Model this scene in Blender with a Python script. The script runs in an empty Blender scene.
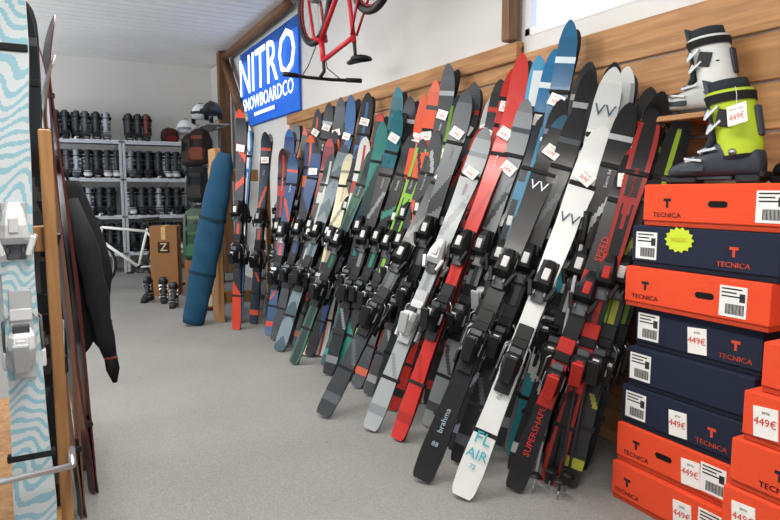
import bpy, bmesh, math, random
from mathutils import Vector, Matrix
random.seed(7)
D=bpy.data
scene=bpy.context.scene
# ------------------------------------------------------------------ materials
def lin(c):
    if isinstance(c,str):
        c=c.lstrip('#')
        if len(c)==3: c=''.join(k*2 for k in c)
        c=tuple(int(c[i:i+2],16)/255 for i in (0,2,4))
    return tuple((x/12.92 if x<=0.04045 else ((x+0.055)/1.055)**2.4) for x in c)+(1.0,)
def newmat(name):
    m=D.materials.new(name); m.use_nodes=True
    return m,m.node_tree.nodes,m.node_tree.links,m.node_tree.nodes["Principled BSDF"]
def painted(name,rough,metal=0.0,coat=0.0,bump=0.0,bscale=200,glow=0.0,spec=0.5):
    m,n,l,b=newmat(name)
    a=n.new("ShaderNodeAttribute"); a.attribute_name="Col"
    l.new(a.outputs["Color"],b.inputs["Base Color"]); b.inputs["Specular IOR Level"].default_value=spec
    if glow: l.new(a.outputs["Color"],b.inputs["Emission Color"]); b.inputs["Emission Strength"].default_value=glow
    no=n.new("ShaderNodeTexNoise"); no.inputs["Scale"].default_value=bscale
    tc=n.new("ShaderNodeTexCoord"); l.new(tc.outputs["Object"],no.inputs["Vector"])
    mr=n.new("ShaderNodeMapRange"); mr.inputs[3].default_value=max(0.02,rough-0.06); mr.inputs[4].default_value=rough+0.06
    l.new(no.outputs["Fac"],mr.inputs[0]); l.new(mr.outputs[0],b.inputs["Roughness"])
    b.inputs["Metallic"].default_value=metal
    b.inputs["Coat Weight"].default_value=coat; b.inputs["Coat Roughness"].default_value=0.12
    if bump:
        bp=n.new("ShaderNodeBump"); bp.inputs["Strength"].default_value=bump; bp.inputs["Distance"].default_value=0.004
        l.new(no.outputs["Fac"],bp.inputs["Height"]); l.new(bp.outputs[0],b.inputs["Normal"])
    return m
MATS=[painted("lacquer",0.36,coat=0.1,spec=.4),painted("plastic",0.5,spec=.35),painted("fabric_card",0.85,bump=0.25,spec=.3),painted("metal",0.35,metal=0.9)]
BANNER=painted("backlit_banner_cloth",0.8,glow=0.5)  # emission stands in for light through the cloth; nothing shines behind it
LAC,PLA,FAB,MET=0,1,2,3
def wood(name,c1,c2,axis=1,scale=1.0):
    m,n,l,b=newmat(name)
    tc=n.new("ShaderNodeTexCoord"); mp=n.new("ShaderNodeMapping")
    sc=[14*scale,14*scale,14*scale]; sc[axis]=0.9*scale
    mp.inputs["Scale"].default_value=sc
    l.new(tc.outputs["Object"],mp.inputs["Vector"])
    no=n.new("ShaderNodeTexNoise"); no.inputs["Scale"].default_value=2.2; no.inputs["Detail"].default_value=6; no.inputs["Distortion"].default_value=0.6
    l.new(mp.outputs[0],no.inputs["Vector"])
    cr=n.new("ShaderNodeValToRGB"); cr.color_ramp.elements[0].position=0.32; cr.color_ramp.elements[1].position=0.68
    cr.color_ramp.elements[0].color=lin(c1); cr.color_ramp.elements[1].color=lin(c2)
    l.new(no.outputs["Fac"],cr.inputs[0])
    vo=n.new("ShaderNodeTexVoronoi"); vo.inputs["Scale"].default_value=2.4
    mp2=n.new("ShaderNodeMapping"); s2=[1.6,1.6,1.6]; s2[axis]=0.7; mp2.inputs["Scale"].default_value=s2
    l.new(tc.outputs["Object"],mp2.inputs["Vector"]); l.new(mp2.outputs[0],vo.inputs["Vector"])
    r2=n.new("ShaderNodeValToRGB"); r2.color_ramp.elements[0].position=0.02; r2.color_ramp.elements[1].position=0.07
    r2.color_ramp.elements[0].color=(0.35,0.2,0.1,1); r2.color_ramp.elements[1].color=(1,1,1,1)
    l.new(vo.outputs["Distance"],r2.inputs[0])
    mx=n.new("ShaderNodeMix"); mx.data_type='RGBA'; mx.blend_type='MULTIPLY'; mx.inputs[0].default_value=0.8
    l.new(cr.outputs[0],mx.inputs[6]); l.new(r2.outputs[0],mx.inputs[7])
    l.new(mx.outputs[2],b.inputs["Base Color"]); b.inputs["Roughness"].default_value=0.6
    bp=n.new("ShaderNodeBump"); bp.inputs["Strength"].default_value=0.15; l.new(no.outputs["Fac"],bp.inputs["Height"]); l.new(bp.outputs[0],b.inputs["Normal"])
    return m
WOODY=wood("spruce_along",'#8e6236','#b98956',1)
WOODZ=wood("spruce_upright",'#8a5f36','#b3854f',2)
WOODD=wood("old_beam",'#5e3f25','#86603a',2)
def carpet():
    m,n,l,b=newmat("carpet_grey")
    tc=n.new("ShaderNodeTexCoord")
    n1=n.new("ShaderNodeTexNoise"); n1.inputs["Scale"].default_value=190; n1.inputs["Detail"].default_value=3
    n2=n.new("ShaderNodeTexNoise"); n2.inputs["Scale"].default_value=1.1; n2.inputs["Detail"].default_value=6
    l.new(tc.outputs["Object"],n1.inputs[0]); l.new(tc.outputs["Object"],n2.inputs[0])
    c1=n.new("ShaderNodeValToRGB"); c1.color_ramp.elements[0].position=0.3; c1.color_ramp.elements[1].position=0.7
    c1.color_ramp.elements[0].color=lin('#7a7a78'); c1.color_ramp.elements[1].color=lin('#969693')
    c2=n.new("ShaderNodeValToRGB"); c2.color_ramp.elements[0].position=0.3; c2.color_ramp.elements[1].position=0.75
    c2.color_ramp.elements[0].color=(0.82,0.82,0.80,1); c2.color_ramp.elements[1].color=(1,1,1,1)
    l.new(n1.outputs[0],c1.inputs[0]); l.new(n2.outputs[0],c2.inputs[0])
    vo=n.new("ShaderNodeTexVoronoi"); vo.inputs["Scale"].default_value=3.5; l.new(tc.outputs["Object"],vo.inputs["Vector"])
    c3=n.new("ShaderNodeValToRGB"); c3.color_ramp.elements[0].position=0.015; c3.color_ramp.elements[1].position=0.03
    c3.color_ramp.elements[0].color=(0.35,0.33,0.3,1); c3.color_ramp.elements[1].color=(1,1,1,1); l.new(vo.outputs["Distance"],c3.inputs[0])
    mx=n.new("ShaderNodeMix"); mx.data_type='RGBA'; mx.blend_type='MULTIPLY'; mx.inputs[0].default_value=1
    l.new(c1.outputs[0],mx.inputs[6]); l.new(c2.outputs[0],mx.inputs[7])
    my=n.new("ShaderNodeMix"); my.data_type='RGBA'; my.blend_type='MULTIPLY'; my.inputs[0].default_value=1
    l.new(mx.outputs[2],my.inputs[6]); l.new(c3.outputs[0],my.inputs[7]); l.new(my.outputs[2],b.inputs["Base Color"])
    b.inputs["Roughness"].default_value=0.85; b.inputs["Specular IOR Level"].default_value=0.25
    bp=n.new("ShaderNodeBump"); bp.inputs["Strength"].default_value=0.3; bp.inputs["Distance"].default_value=0.003
    l.new(n1.outputs[0],bp.inputs["Height"]); l.new(bp.outputs[0],b.inputs["Normal"])
    return m
def plaster(name,col):
    m,n,l,b=newmat(name)
    tc=n.new("ShaderNodeTexCoord"); no=n.new("ShaderNodeTexNoise"); no.inputs["Scale"].default_value=1.2; no.inputs["Detail"].default_value=8
    l.new(tc.outputs["Object"],no.inputs[0])
    cr=n.new("ShaderNodeValToRGB"); c=lin(col); cr.color_ramp.elements[0].color=tuple(x*0.92 for x in c[:3])+(1,); cr.color_ramp.elements[1].color=c
    cr.color_ramp.elements[0].position=0.3; cr.color_ramp.elements[1].position=0.7
    l.new(no.outputs[0],cr.inputs[0]); l.new(cr.outputs[0],b.inputs["Base Color"]); b.inputs["Roughness"].default_value=0.75
    return m
def emis(name,col,st):
    m,n,l,b=newmat(name)
    b.inputs["Base Color"].default_value=lin(col); b.inputs["Emission Color"].default_value=lin(col)
    no=n.new("ShaderNodeTexNoise"); no.inputs["Scale"].default_value=3
    mr=n.new("ShaderNodeMapRange"); mr.inputs[3].default_value=st*0.85; mr.inputs[4].default_value=st*1.1
    l.new(no.outputs[0],mr.inputs[0]); l.new(mr.outputs[0],b.inputs["Emission Strength"])
    return m
CARPET=carpet(); WALL=plaster("wall_paint",'#d8d6d2'); CEIL=plaster("ceiling_paint",'#e9e8e6')
# ------------------------------------------------------------------ mesh builder
def T(x,y,z): return Matrix.Translation((x,y,z))
def Rz(a): return Matrix.Rotation(math.radians(a),4,'Z')
def Rx(a): return Matrix.Rotation(math.radians(a),4,'X')
def Ry(a): return Matrix.Rotation(math.radians(a),4,'Y')
def S(x,y=None,z=None):
    if y is None: y=z=x
    return Matrix.Diagonal((x,y,z,1))
_lc={}
def L(c):
    if isinstance(c,tuple): return c
    if c not in _lc: _lc[c]=lin(c)
    return _lc[c]
_box={}
def boxgeo(sx,sy,sz,bv):
    k=(round(sx,4),round(sy,4),round(sz,4),round(bv,4))
    if k not in _box:
        bm=bmesh.new(); bmesh.ops.create_cube(bm,size=1.0)
        bmesh.ops.scale(bm,vec=(sx,sy,sz),verts=bm.verts)
        if bv>0: bmesh.ops.bevel(bm,geom=list(bm.edges),offset=min(bv,min(sx,sy,sz)*0.45),segments=1 if bv<0.006 else 2,affect='EDGES')
        bm.verts.index_update()
        _box[k]=([v.co.copy() for v in bm.verts],[[v.index for v in f.verts] for f in bm.faces]); bm.free()
    return _box[k]
_txt={}
def textgeo(s):
    if s not in _txt:
        cu=D.curves.new("t",'FONT'); cu.body=s; cu.align_x='CENTER'; cu.align_y='CENTER'; cu.resolution_u=2
        ob=D.objects.new("t",cu); scene.collection.objects.link(ob)
        bpy.context.view_layer.update()
        me=D.meshes.new_from_object(ob.evaluated_get(bpy.context.evaluated_depsgraph_get()))
        _txt[s]=([v.co.copy() for v in me.vertices],[list(p.vertices) for p in me.polygons])
        D.objects.remove(ob); D.curves.remove(cu); D.meshes.remove(me)
    return _txt[s]
class MB:
    def __init__(s): s.v=[];s.f=[];s.c=[];s.m=[];s.s=[]
    def add(s,vs,fs,col,mat=PLA,M=None,sm=False):
        o=len(s.v)
        if M is not None: vs=[M@Vector(v) for v in vs]
        s.v.extend([tuple(v) for v in vs])
        cl=isinstance(col,list)
        if not cl: cc=L(col)
        for i,f in enumerate(fs):
            s.f.append([a+o for a in f]); s.c.append(L(col[i]) if cl else cc); s.m.append(mat); s.s.append(sm)
    def merge(s,o,M=None):
        k=len(s.v)
        s.v.extend([tuple(M@Vector(v)) for v in o.v] if M is not None else o.v)
        s.f.extend([[a+k for a in f] for f in o.f]); s.c.extend(o.c); s.m.extend(o.m); s.s.extend(o.s)
    def box(s,c,sz,col,mat=PLA,M=None,bv=0.003,R=None):
        vs,fs=boxgeo(sz[0],sz[1],sz[2],bv)
        m=T(*c)
        if R is not None: m=m@R
        if M is not None: m=M@m
        s.add(vs,fs,col,mat,m)
    def loft(s,rings,col,mat=PLA,M=None,cap=True,sm=True,close=True):
        n=len(rings[0]); vs=[p for r in rings for p in r]; fs=[];cs=[]
        for i in range(len(rings)-1):
            for j in range(n if close else n-1):
                k=(j+1)%n
                fs.append([i*n+j,i*n+k,(i+1)*n+k,(i+1)*n+j]); cs.append(col[i] if isinstance(col,list) else col)
        if cap:
            fs.append(list(range(n))[::-1]); cs.append(cs[0]); fs.append([(len(rings)-1)*n+j for j in range(n)]); cs.append(cs[-2])
        s.add(vs,fs,cs,mat,M,sm)
    def tube(s,pts,r,col,mat=PLA,M=None,n=8,cap=True):
        pts=[Vector(p) for p in pts]; rings=[]
        rr=r if isinstance(r,list) else [r]*len(pts)
        ref=None
        for i,p in enumerate(pts):
            if i==0: d=pts[1]-p
            elif i==len(pts)-1: d=p-pts[i-1]
            else: d=(pts[i+1]-p).normalized()+(p-pts[i-1]).normalized()
            d.normalize()
            if ref is None: ref=Vector((0,0,1)) if abs(d.z)<0.9 else Vector((1,0,0))
            x=d.cross(ref).normalized(); y=x.cross(d).normalized(); ref=y
            rings.append([p+x*math.cos(2*math.pi*k/n)*rr[i]+y*math.sin(2*math.pi*k/n)*rr[i] for k in range(n)])
        s.loft(rings,col,mat,M,cap)
    def torus(s,c,R_,r,col,mat=PLA,M=None,n=40,k=8):
        rings=[]
        for i in range(n+1):
            a=2*math.pi*i/n; ring=[]
            for j in range(k):
                b=2*math.pi*j/k; rad=R_+r*math.cos(b); h=r*math.sin(b)
                ring.append(Vector((c[0]+rad*math.cos(a),c[1]+h,c[2]+rad*math.sin(a))))
            rings.append(ring)
        s.loft(rings,col,mat,M,cap=False)
    def text(s,body,size,M,col,mat=PLA,sx=1.0):
        vs,fs=textgeo(body); s.add(vs,fs,col,mat,M@S(size*sx,size,size))
    def poly(s,pts,col,mat=PLA,M=None): s.add(pts,[list(range(len(pts)))],col,mat,M)
    def obj(s,name,mats=None,M=None,parent=None,lift=False):
        if M is not None: s.v=[tuple(M@Vector(v)) for v in s.v]
        if lift:
            mz=min(v[2] for v in s.v); s.v=[(v[0],v[1],v[2]-mz+0.001) for v in s.v]
        xs=[v[0] for v in s.v];ys=[v[1] for v in s.v];zs=[v[2] for v in s.v]
        o=((min(xs)+max(xs))/2,(min(ys)+max(ys))/2,min(zs))
        me=D.meshes.new(name); me.from_pydata([(v[0]-o[0],v[1]-o[1],v[2]-o[2]) for v in s.v],[],s.f)
        for m in (mats or MATS): me.materials.append(m)
        me.polygons.foreach_set("material_index",s.m if not mats else [0]*len(s.f))
        me.polygons.foreach_set("use_smooth",s.s)
        at=me.color_attributes.new("Col",'FLOAT_COLOR','CORNER')
        data=[]
        for f,c in zip(s.f,s.c): data.extend(c*len(f))
        at.data.foreach_set("color",data)
        me.update()
        ob=D.objects.new(name,me); ob.location=o; scene.collection.objects.link(ob)
        if parent: ob.parent=parent; ob.matrix_parent_inverse=parent.matrix_basis.inverted()
        return ob
def simple(name,c,sz,mat,bv=0.0,R=None):
    b=MB(); b.box((0,0,0),sz,'#888',0,bv=bv)
    me_ob=b.obj(name,mats=[mat])
    me_ob.data.transform(T(0,0,-sz[2]/2)); me_ob.location=c
    if R is not None: me_ob.rotation_euler=R
    return me_ob
# ------------------------------------------------------------------ room
H=3.42; XW=2.5; YB=11.4; XL=-2.6; Y0=-2.6
simple("floor",((XL+XW)/2,(Y0+YB)/2,-0.05),(XW-XL+0.4,YB-Y0+0.4,0.1),CARPET)
simple("wall_back",((XL+XW)/2,YB+0.05,H/2),(XW-XL+0.2,0.1,H),WALL)
lw=MB()
lw.box((XL-0.05,(Y0+YB)/2,0.45),(0.1,YB-Y0,0.9),'#ccc',bv=0); lw.box((XL-0.05,(Y0+YB)/2,3.06),(0.1,YB-Y0,0.72),'#ccc',bv=0)
for a,b in ((Y0,3.0),(5.6,7.4),(10.4,YB)): lw.box((XL-0.05,(a+b)/2,1.8),(0.1,b-a,1.8),'#ccc',bv=0)
lw.obj("wall_left",mats=[WALL])
wx=XW+0.05
wb=MB()
wb.box((wx,(Y0+YB)/2,1.1),(0.1,YB-Y0,2.2),'#ccc',bv=0)
wb.box((wx,(3.0+YB)/2,2.8),(0.1,YB-3.0,1.2),'#ccc',bv=0)
wb.box((wx,(Y0+3.0)/2,3.26),(0.1,3.0-Y0,0.28),'#ccc',bv=0)
wb.box((wx,(Y0-0.6)/2,2.66),(0.1,-0.6-Y0,0.92),'#ccc',bv=0)
wb.obj("wall_right",mats=[WALL])
pm=emis("daylight_blind",'#bccfee',1.0)
wn=MB()
for y in (-0.6,0.6,1.8,2.98): wn.box((XW+0.03,y,2.66),(0.06,0.05,0.92),'#e6e6e6')
for z in (2.22,3.1): wn.box((XW+0.03,1.2,z),(0.06,3.6,0.05),'#e6e6e6')
win=wn.obj("window_1")
bp=MB()
for i in range(18): bp.box((XW+0.055,-0.5+i*0.2,2.66),(0.006,0.185,0.86),'#ddd',bv=0,R=Rz(4))
bp.obj("blind",mats=[pm],parent=win)
pane_glow=emis("frosted_pane",'#dfe8f6',2.2)  # emissive material for the added left windows
for k,(a,b) in enumerate(((3.0,5.6),(7.4,10.4))):  # unseen left windows, added to brighten the back of the room
    wn=MB()
    for y in (a+.03,(a+b)/2,b-.03): wn.box((XL-0.05,y,1.8),(0.08,0.06,1.8),'#e6e6e6')
    for z in (.93,2.67): wn.box((XL-0.05,(a+b)/2,z),(0.08,b-a,0.06),'#e6e6e6')
    w_=wn.obj("window_%d"%(k+2)); g=MB(); g.box((XL-0.07,(a+b)/2,1.8),(0.01,b-a-.1,1.7),'#fff',bv=0); g.obj("pane",mats=[pane_glow],parent=w_)
cb=MB()
y=Y0
cb.box(((XL+XW)/2,(Y0+YB)/2,H+0.08),(XW-XL+0.2,YB-Y0+0.2,0.1),'#bbb',bv=0)
while y<YB:
    cb.box(((XL+XW)/2,y+0.095,H+0.012),(XW-XL,0.178,0.024),'#ddd',bv=0.006); y+=0.19
cb.obj("ceiling",mats=[CEIL])
pk=MB()
for i in range(11):
    z=0.1+i*0.196
    pk.box((XW-0.012,5.1,z),(0.024,4.2,0.184),'#aaa',bv=0.005)
for i in range(11):
    z=0.09+i*0.192
    pk.box((XW-0.012,0.9,z),(0.024,4.18,0.181),'#aaa',bv=0.005)
pk.box((XW-0.03,5.1,2.12),(0.05,4.2,0.11),'#aaa',bv=0.006)
pk.obj("wall_planks",mats=[WOODY])
simple("trim_1",(XW-0.06,3.06,2.8),(0.08,0.08,1.24),WOODD,0.006)
simple("trim_2",(2.36,9.9,1.7),(0.16,0.16,3.4),WOODD,0.01)
br=MB()
br.tube([(2.38,9.9,3.3),(2.38,9.0,2.4)],0.07,'#865',n=4)
br.tube([(2.38,9.9,3.32),(2.38,6.9,3.36)],0.07,'#865',n=4)
br.obj("trim_3",mats=[WOODD])
simple("baseboard_back",((XL+XW)/2,YB-0.01,0.05),(XW-XL,0.02,0.1),WALL)
# ------------------------------------------------------------------ banner
bn=MB()
ny,nz=24,8
def bx(y,z): return XW-0.03-0.012*math.sin(y*3.1+z*2)-0.006*math.sin(y*11)
vs=[];fs=[];cs=[]
y1,y0,z0,z1=9.3,6.8,2.2,3.24
for i in range(ny+1):
    for j in range(nz+1):
        yy=y1+(y0-y1)*i/ny; zz=z0+(z1-z0)*j/nz; vs.append((bx(yy,zz),yy,zz))
for i in range(ny):
    for j in range(nz):
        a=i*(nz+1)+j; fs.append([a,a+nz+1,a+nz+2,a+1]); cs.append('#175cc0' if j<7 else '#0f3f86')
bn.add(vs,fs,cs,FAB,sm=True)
MW=lambda y,z,x: Matrix(((0,0,-1,x),(-1,0,0,y),(0,1,0,z),(0,0,0,1)))
for d in (0,.012,-.012): bn.text("NITRO",0.74,MW(8.03+d,2.86+d*.6,XW-0.065),'#f4f7fa',sx=1.08)
for d in (0,.006,.012): bn.text("SNOWBOARDCO",0.25,MW(7.98+d,2.48,XW-0.065),'#f4f7fa',sx=1.08)
bn.box((XW-0.07,8.05,2.32),(0.004,0.9,0.05),'#dfe7f2')
for zz in (z0,z1): bn.tube([(XW-0.02,y1,zz),(XW-0.02,y0,zz)],0.012,'#103c80')
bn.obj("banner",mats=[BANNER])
# ------------------------------------------------------------------ bindings
def binding(kind):
    pal={'k':('#101113','#1d1f21','#5d6164'),'w':('#d6d9da','#b4b8ba','#55585b'),'g':('#26292c','#141517','#b9bcbe'),'r':('#101113','#b0281f','#6d7276')}[kind]
    a,b,c=pal; m=MB()
    m.box((0,0.006,0.14),(0.066,0.012,0.15),b); m.box((0,0.007,-0.17),(0.060,0.014,0.26),b)
    m.loft([[Vector((x*w,y,z)) for x,y in ((-1,0.01),(-1,h*0.7),(-0.6,h),(0.6,h),(1,h*0.7),(1,0.01))] for z,w,h in ((0.095,0.040,0.034),(0.115,0.038,0.060),(0.15,0.034,0.064),(0.185,0.027,0.048),(0.215,0.016,0.024))],a,sm=False)
    for sx in (-1,1):
        m.box((sx*0.040,0.038,0.090),(0.016,0.024,0.058),a,R=Ry(sx*18))
        m.box((sx*0.02,0.045,0.078),(0.012,0.014,0.02),c,MET)
    m.box((0,0.066,0.150),(0.026,0.006,0.044),'#cfcfcf' if kind!='r' else '#b0281f'); m.box((0,0.012,0.075),(0.05,0.012,0.05),c)
    m.loft([[Vector((x*w,y,z)) for x,y in ((-1,0.012),(-1,h*0.75),(-0.55,h),(0.55,h),(1,h*0.75),(1,0.012))] for z,w,h in ((-0.150,0.024,0.056),(-0.165,0.034,0.088),(-0.2,0.035,0.096),(-0.235,0.029,0.068),(-0.26,0.021,0.032))],a,sm=False)
    m.box((0,0.112,-0.218),(0.042,0.014,0.095),b,R=Rx(-28)); m.box((0,0.055,-0.145),(0.044,0.024,0.024),c,MET)
    m.box((0,0.100,-0.185),(0.024,0.006,0.03),'#b0281f' if kind=='r' else '#d8d8d8')
    m.box((0.036,0.040,-0.2),(0.002,0.016,0.05),'#ccc'); m.box((-0.036,0.040,-0.2),(0.002,0.016,0.05),'#ccc')
    for sx in (-1,1):
        m.tube([(sx*0.03,0.012,-0.11),(sx*0.050,0.012,-0.13),(sx*0.052,-0.012,-0.19),(sx*0.052,-0.03,-0.235)],0.0035,'#9a9da0',MET,n=6)
        m.box((sx*0.052,-0.034,-0.25),(0.012,0.018,0.05),a)
    m.box((0,0.018,-0.11),(0.06,0.008,0.035),a)
    return m
BIND={k:binding(k) for k in 'kwgr'}
# ------------------------------------------------------------------ skis
def dk(c,f=0.74):
    l=lin(c); return (l[0]*f,l[1]*f,l[2]*f,1.0)
def pat(kind,c):
    c=[dk(x,0.88) for x in c]
    a,b=c[0],c[1]; t3=c[2] if len(c)>2 else a
    h0=random.random()*50; sg=random.choice((-1,1)); k1=random.uniform(.60,.66); k2=random.uniform(.14,.24)
    def f(s,t):
        if s>0.965: return t3
        if 0.43<s<0.51 and kind!='wave': return b if (abs(t)<0.5 and kind!='none') else a
        if kind=='solid':
            if 0.05<s<0.075: return b
            if k1<s<k1+.12 and abs(t-sg*(s-k1-.06)*14)<0.3: return b
            if k1+.03<s<k1+.15 and abs(t-sg*(s-k1-.09)*14)<0.12: return t3
            if k2<s<k2+.08 and abs(t+sg*(s-k2-.04)*20)<0.3: return b
            if 0.905<s<0.925: return b
            return a
        if kind=='band':
            if s<0.20+0.03*t: return b
            if 0.80+0.03*t<s<0.83+0.03*t: return t3
            if 0.66+0.02*sg*t<s<0.69+0.02*sg*t: return b
            return a
        if kind=='stripe':
            if .74<s<.80: return b
            return b if (abs(t)<0.26 and (s<0.36 or s>0.58)) else a
        if kind=='edge':
            if .68<s<.78 and abs(t)<(s-.68)*6: return b
            return b if abs(t)>0.68 and (s<0.4 or s>0.55) else a
        if kind=='chev':
            if s<0.34 or s>0.62: return b if ((s*12+abs(t)*0.5)%2)<0.8 else a
            return a
        if kind=='half':
            if s<.36: return b if sg*t>(s-.18)*9 else a
            if s>.60: return b if sg*t>(.79-s)*9 else a
            return a
        if kind=='fade':
            if .60<s<.62+0.02*t*sg: return b
            return b if s>0.70+0.05*t*sg else a
        if kind=='wave':
            w=math.sin(s*270+3.4*math.sin(t*2.3+s*19)+1.8*math.sin(t*4+s*61)+4*math.sin(s*27)); return b if w>0.2 else a
        return a
    return f
WID=0.90
def one_ski(mb,Ls,cf,side,base,M,ws=1.0,flip=1,N=96,A=10,tipk=1.0):
    ws=ws*WID
    pts=[(0.0,0.036),(0.012,0.047),(0.06,0.052),(0.25,0.043),(0.46,0.038),(0.7,0.048),(0.86,0.060),(0.92,0.0600),(0.955,0.054),(0.978,0.041),(0.992,0.025),(1.0,0.007)]
    def wd(s):
        for (a,x),(b,y) in zip(pts,pts[1:]):
            if s<=b:
                k=(s-a)/(b-a); k2=k*k*(3-2*k) if a<0.86 and a>0.02 else k; return (x+(y-x)*k2)*ws
        return pts[-1][1]*ws
    st=[i/N*0.9 for i in range(N)]+[0.9+0.1*i/14 for i in range(15)]
    vs=[];fs=[];cs=[]; n=A+1+2
    for s in st:
        w=wd(s); th=0.005+0.011*max(0,1-abs(s-0.46)/0.42)
        y=0.002+0.010*math.sin(math.pi*min(1,max(0,(s-0.05)/0.8)))
        if s>0.85: y+=tipk*2.6*(s-0.85)**2
        if s<0.05: y+=2.0*(0.05-s)**2
        for j in range(A+1):
            t=-1+2*j/A; vs.append((t*w*0.985,flip*(y+th),s*Ls))
        vs.append((w,flip*y,s*Ls)); vs.append((-w,flip*y,s*Ls))
    for i in range(len(st)-1):
        sm=(st[i]+st[i+1])/2
        for j in range(n):
            k=(j+1)%n; f=[i*n+j,i*n+k,(i+1)*n+k,(i+1)*n+j]
            if flip>0: f=f[::-1]
            fs.append(f)
            cs.append(cf(sm,-1+2*(j+0.5)/A) if j<A else (base if j==A+1 else side))
    fs.append(list(range(n))); cs.append(side); fs.append([(len(st)-1)*n+j for j in range(n)]); cs.append(side)
    mb.add(vs,fs,cs,LAC,M,sm=False)
def tag(mb,M,txt="449€",w=0.080,h=0.060,tilt=0):
    m=M@Rz(tilt)
    mb.box((0,0,0),(w,h,0.0015),'#ecebe6',FAB,m,bv=0)
    mb.text(txt,h*0.46,m@T(0,-h*0.14,0.0015),'#cc2424',sx=0.82)
    mb.text("Prix net",h*0.22,m@T(0,h*0.27,0.0015),'#555')
def frame(base,top,alpha):
    b=Vector(base);t=Vector(top);a=(t-b).normalized()
    n0=Vector((-math.cos(math.radians(alpha)),-math.sin(math.radians(alpha)),0))
    n=(n0-a*n0.dot(a)).normalized(); x=n.cross(a)
    return Matrix(((x.x,n.x,a.x,b.x),(x.y,n.y,a.y,b.y),(x.z,n.z,a.z,b.z),(0,0,0,1))),(t-b).length
SM=Matrix(((-1,0,0,0),(0,0,1,0),(0,1,0,0),(0,0,0,1)))
WORDS=["Freeride 88","Carve","Alpine","Race SL","Powder","vector","Titan","Sierra 84","Ridge"]
def lum(c): l=lin(c); return .3*l[0]+.6*l[1]+.1*l[2]
def ski_pair(base,top,kind,cols,bind='k',alpha=40,ws=1.0,tg=None,extra=None,side='#1a1a1a',pair=True,N=96,A=10,name="skis",bs=1.2,spos=.47):
    M,Ls=frame(base,top,alpha); mb=MB(); cf=pat(kind,cols)
    one_ski(mb,Ls,cf,side,'#161618',M,ws,1,N,A)
    if pair: one_ski(mb,Ls,cf,side,'#161618',M,ws,-1,N,A)
    if bind:
        mb.merge(BIND[bind],M@T(0,0.024,Ls*spos)@S(bs*.96,bs,bs))
        if pair: mb.merge(BIND[bind],M@T(0,-0.024,Ls*spos)@Rz(180)@S(bs*.96,bs,bs))
    if pair:
        for zz in (0.16,0.84): mb.box((0,0.002,Ls*zz),(0.115*ws*WID,0.028,0.022),'#222',FAB,M,bv=0.003)
    if tg:
        s,txt,tl=tg; mb_m=M@T(0,0.022+2.6*max(0,s-0.85)**2,Ls*s)@SM; tag(mb,mb_m,txt,tilt=tl)
    if extra is None and kind!='wave':
        dark=lum(cols[0])<.35; wc=random.choice(['#a8abad','#d0d3d4',cols[1]] if dark else ['#1d1f22','#33383c','#8a2a24'])
        extra=[(random.choice(WORDS),random.uniform(.56,.60) if False else random.uniform(.79,.82),random.uniform(.020,.028),wc,'up'),(random.choice(WORDS),random.uniform(.28,.33),random.uniform(.020,.026),wc,'up')]
    if extra:
        for (txt,s,size,col,mode) in extra:
            off=0.0175 if 0.1<s<0.8 else 0.0125
            off+=2.6*max(0,s-0.85)**2+0.004
            m=M@T(0,off,Ls*s)@SM
            if mode=='up': m=m@Rz(90)
            mb.text(txt,size,m,col,sx=1.05)
    return mb.obj(name,lift=True)
P=ski_pair
tags=["449€","369€","299€","529€","399€","349€"]
def rt_(): return (random.uniform(0.80,0.90),random.choice(tags),random.uniform(-25,25))
# far end
P((1.42,5.73,0),(1.52,5.69,2.01),'band',['#23262b','#c83f26','#d4492e'],'k',50,tg=rt_())
P((1.50,6.00,0),(1.66,6.02,1.93),'edge',['#dfe3e6','#2b72b4','#e4e8ea'],'k',55,ws=1.1,extra=[("VV",.86,.09,'#1d4f8c','x')])
P((1.63,5.9,0),(1.82,5.92,1.84),'solid',['#1d2b3c','#c9502e'],'g',50,tg=rt_())
P((1.72,5.55,0),(1.90,5.65,1.67),'stripe',['#3c1518','#a92c2c'],'k',50)
P((1.74,5.75,0),(2.02,5.8,1.86),'band',['#223f75','#1b1b1f','#2f6ab0'],'k',48,tg=rt_())
P((1.80,5.32,0),(2.1,5.45,1.78),'stripe',['#22355e','#d96a2e','#d9602e'],'k',48)
P((1.62,5.36,0),(1.94,5.48,1.60),'solid',['#30517a','#c94a30'],'g',46)
P((1.60,5.14,0),(2.10,5.30,1.66),'fade',['#1b1d22','#2b4a78'],'k',46,tg=rt_())
P((1.66,4.98,0),(2.18,5.18,1.72),'band',['#7d262a','#202226','#ac352f'],'k',44)
P((1.84,5.05,0),(2.26,5.26,1.80),'edge',['#1d1f24','#d9602e'],'k',46,tg=rt_())
P((1.58,4.90,0),(2.16,5.10,1.58),'stripe',['#25302f','#b9bdb8'],'k',44)
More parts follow.
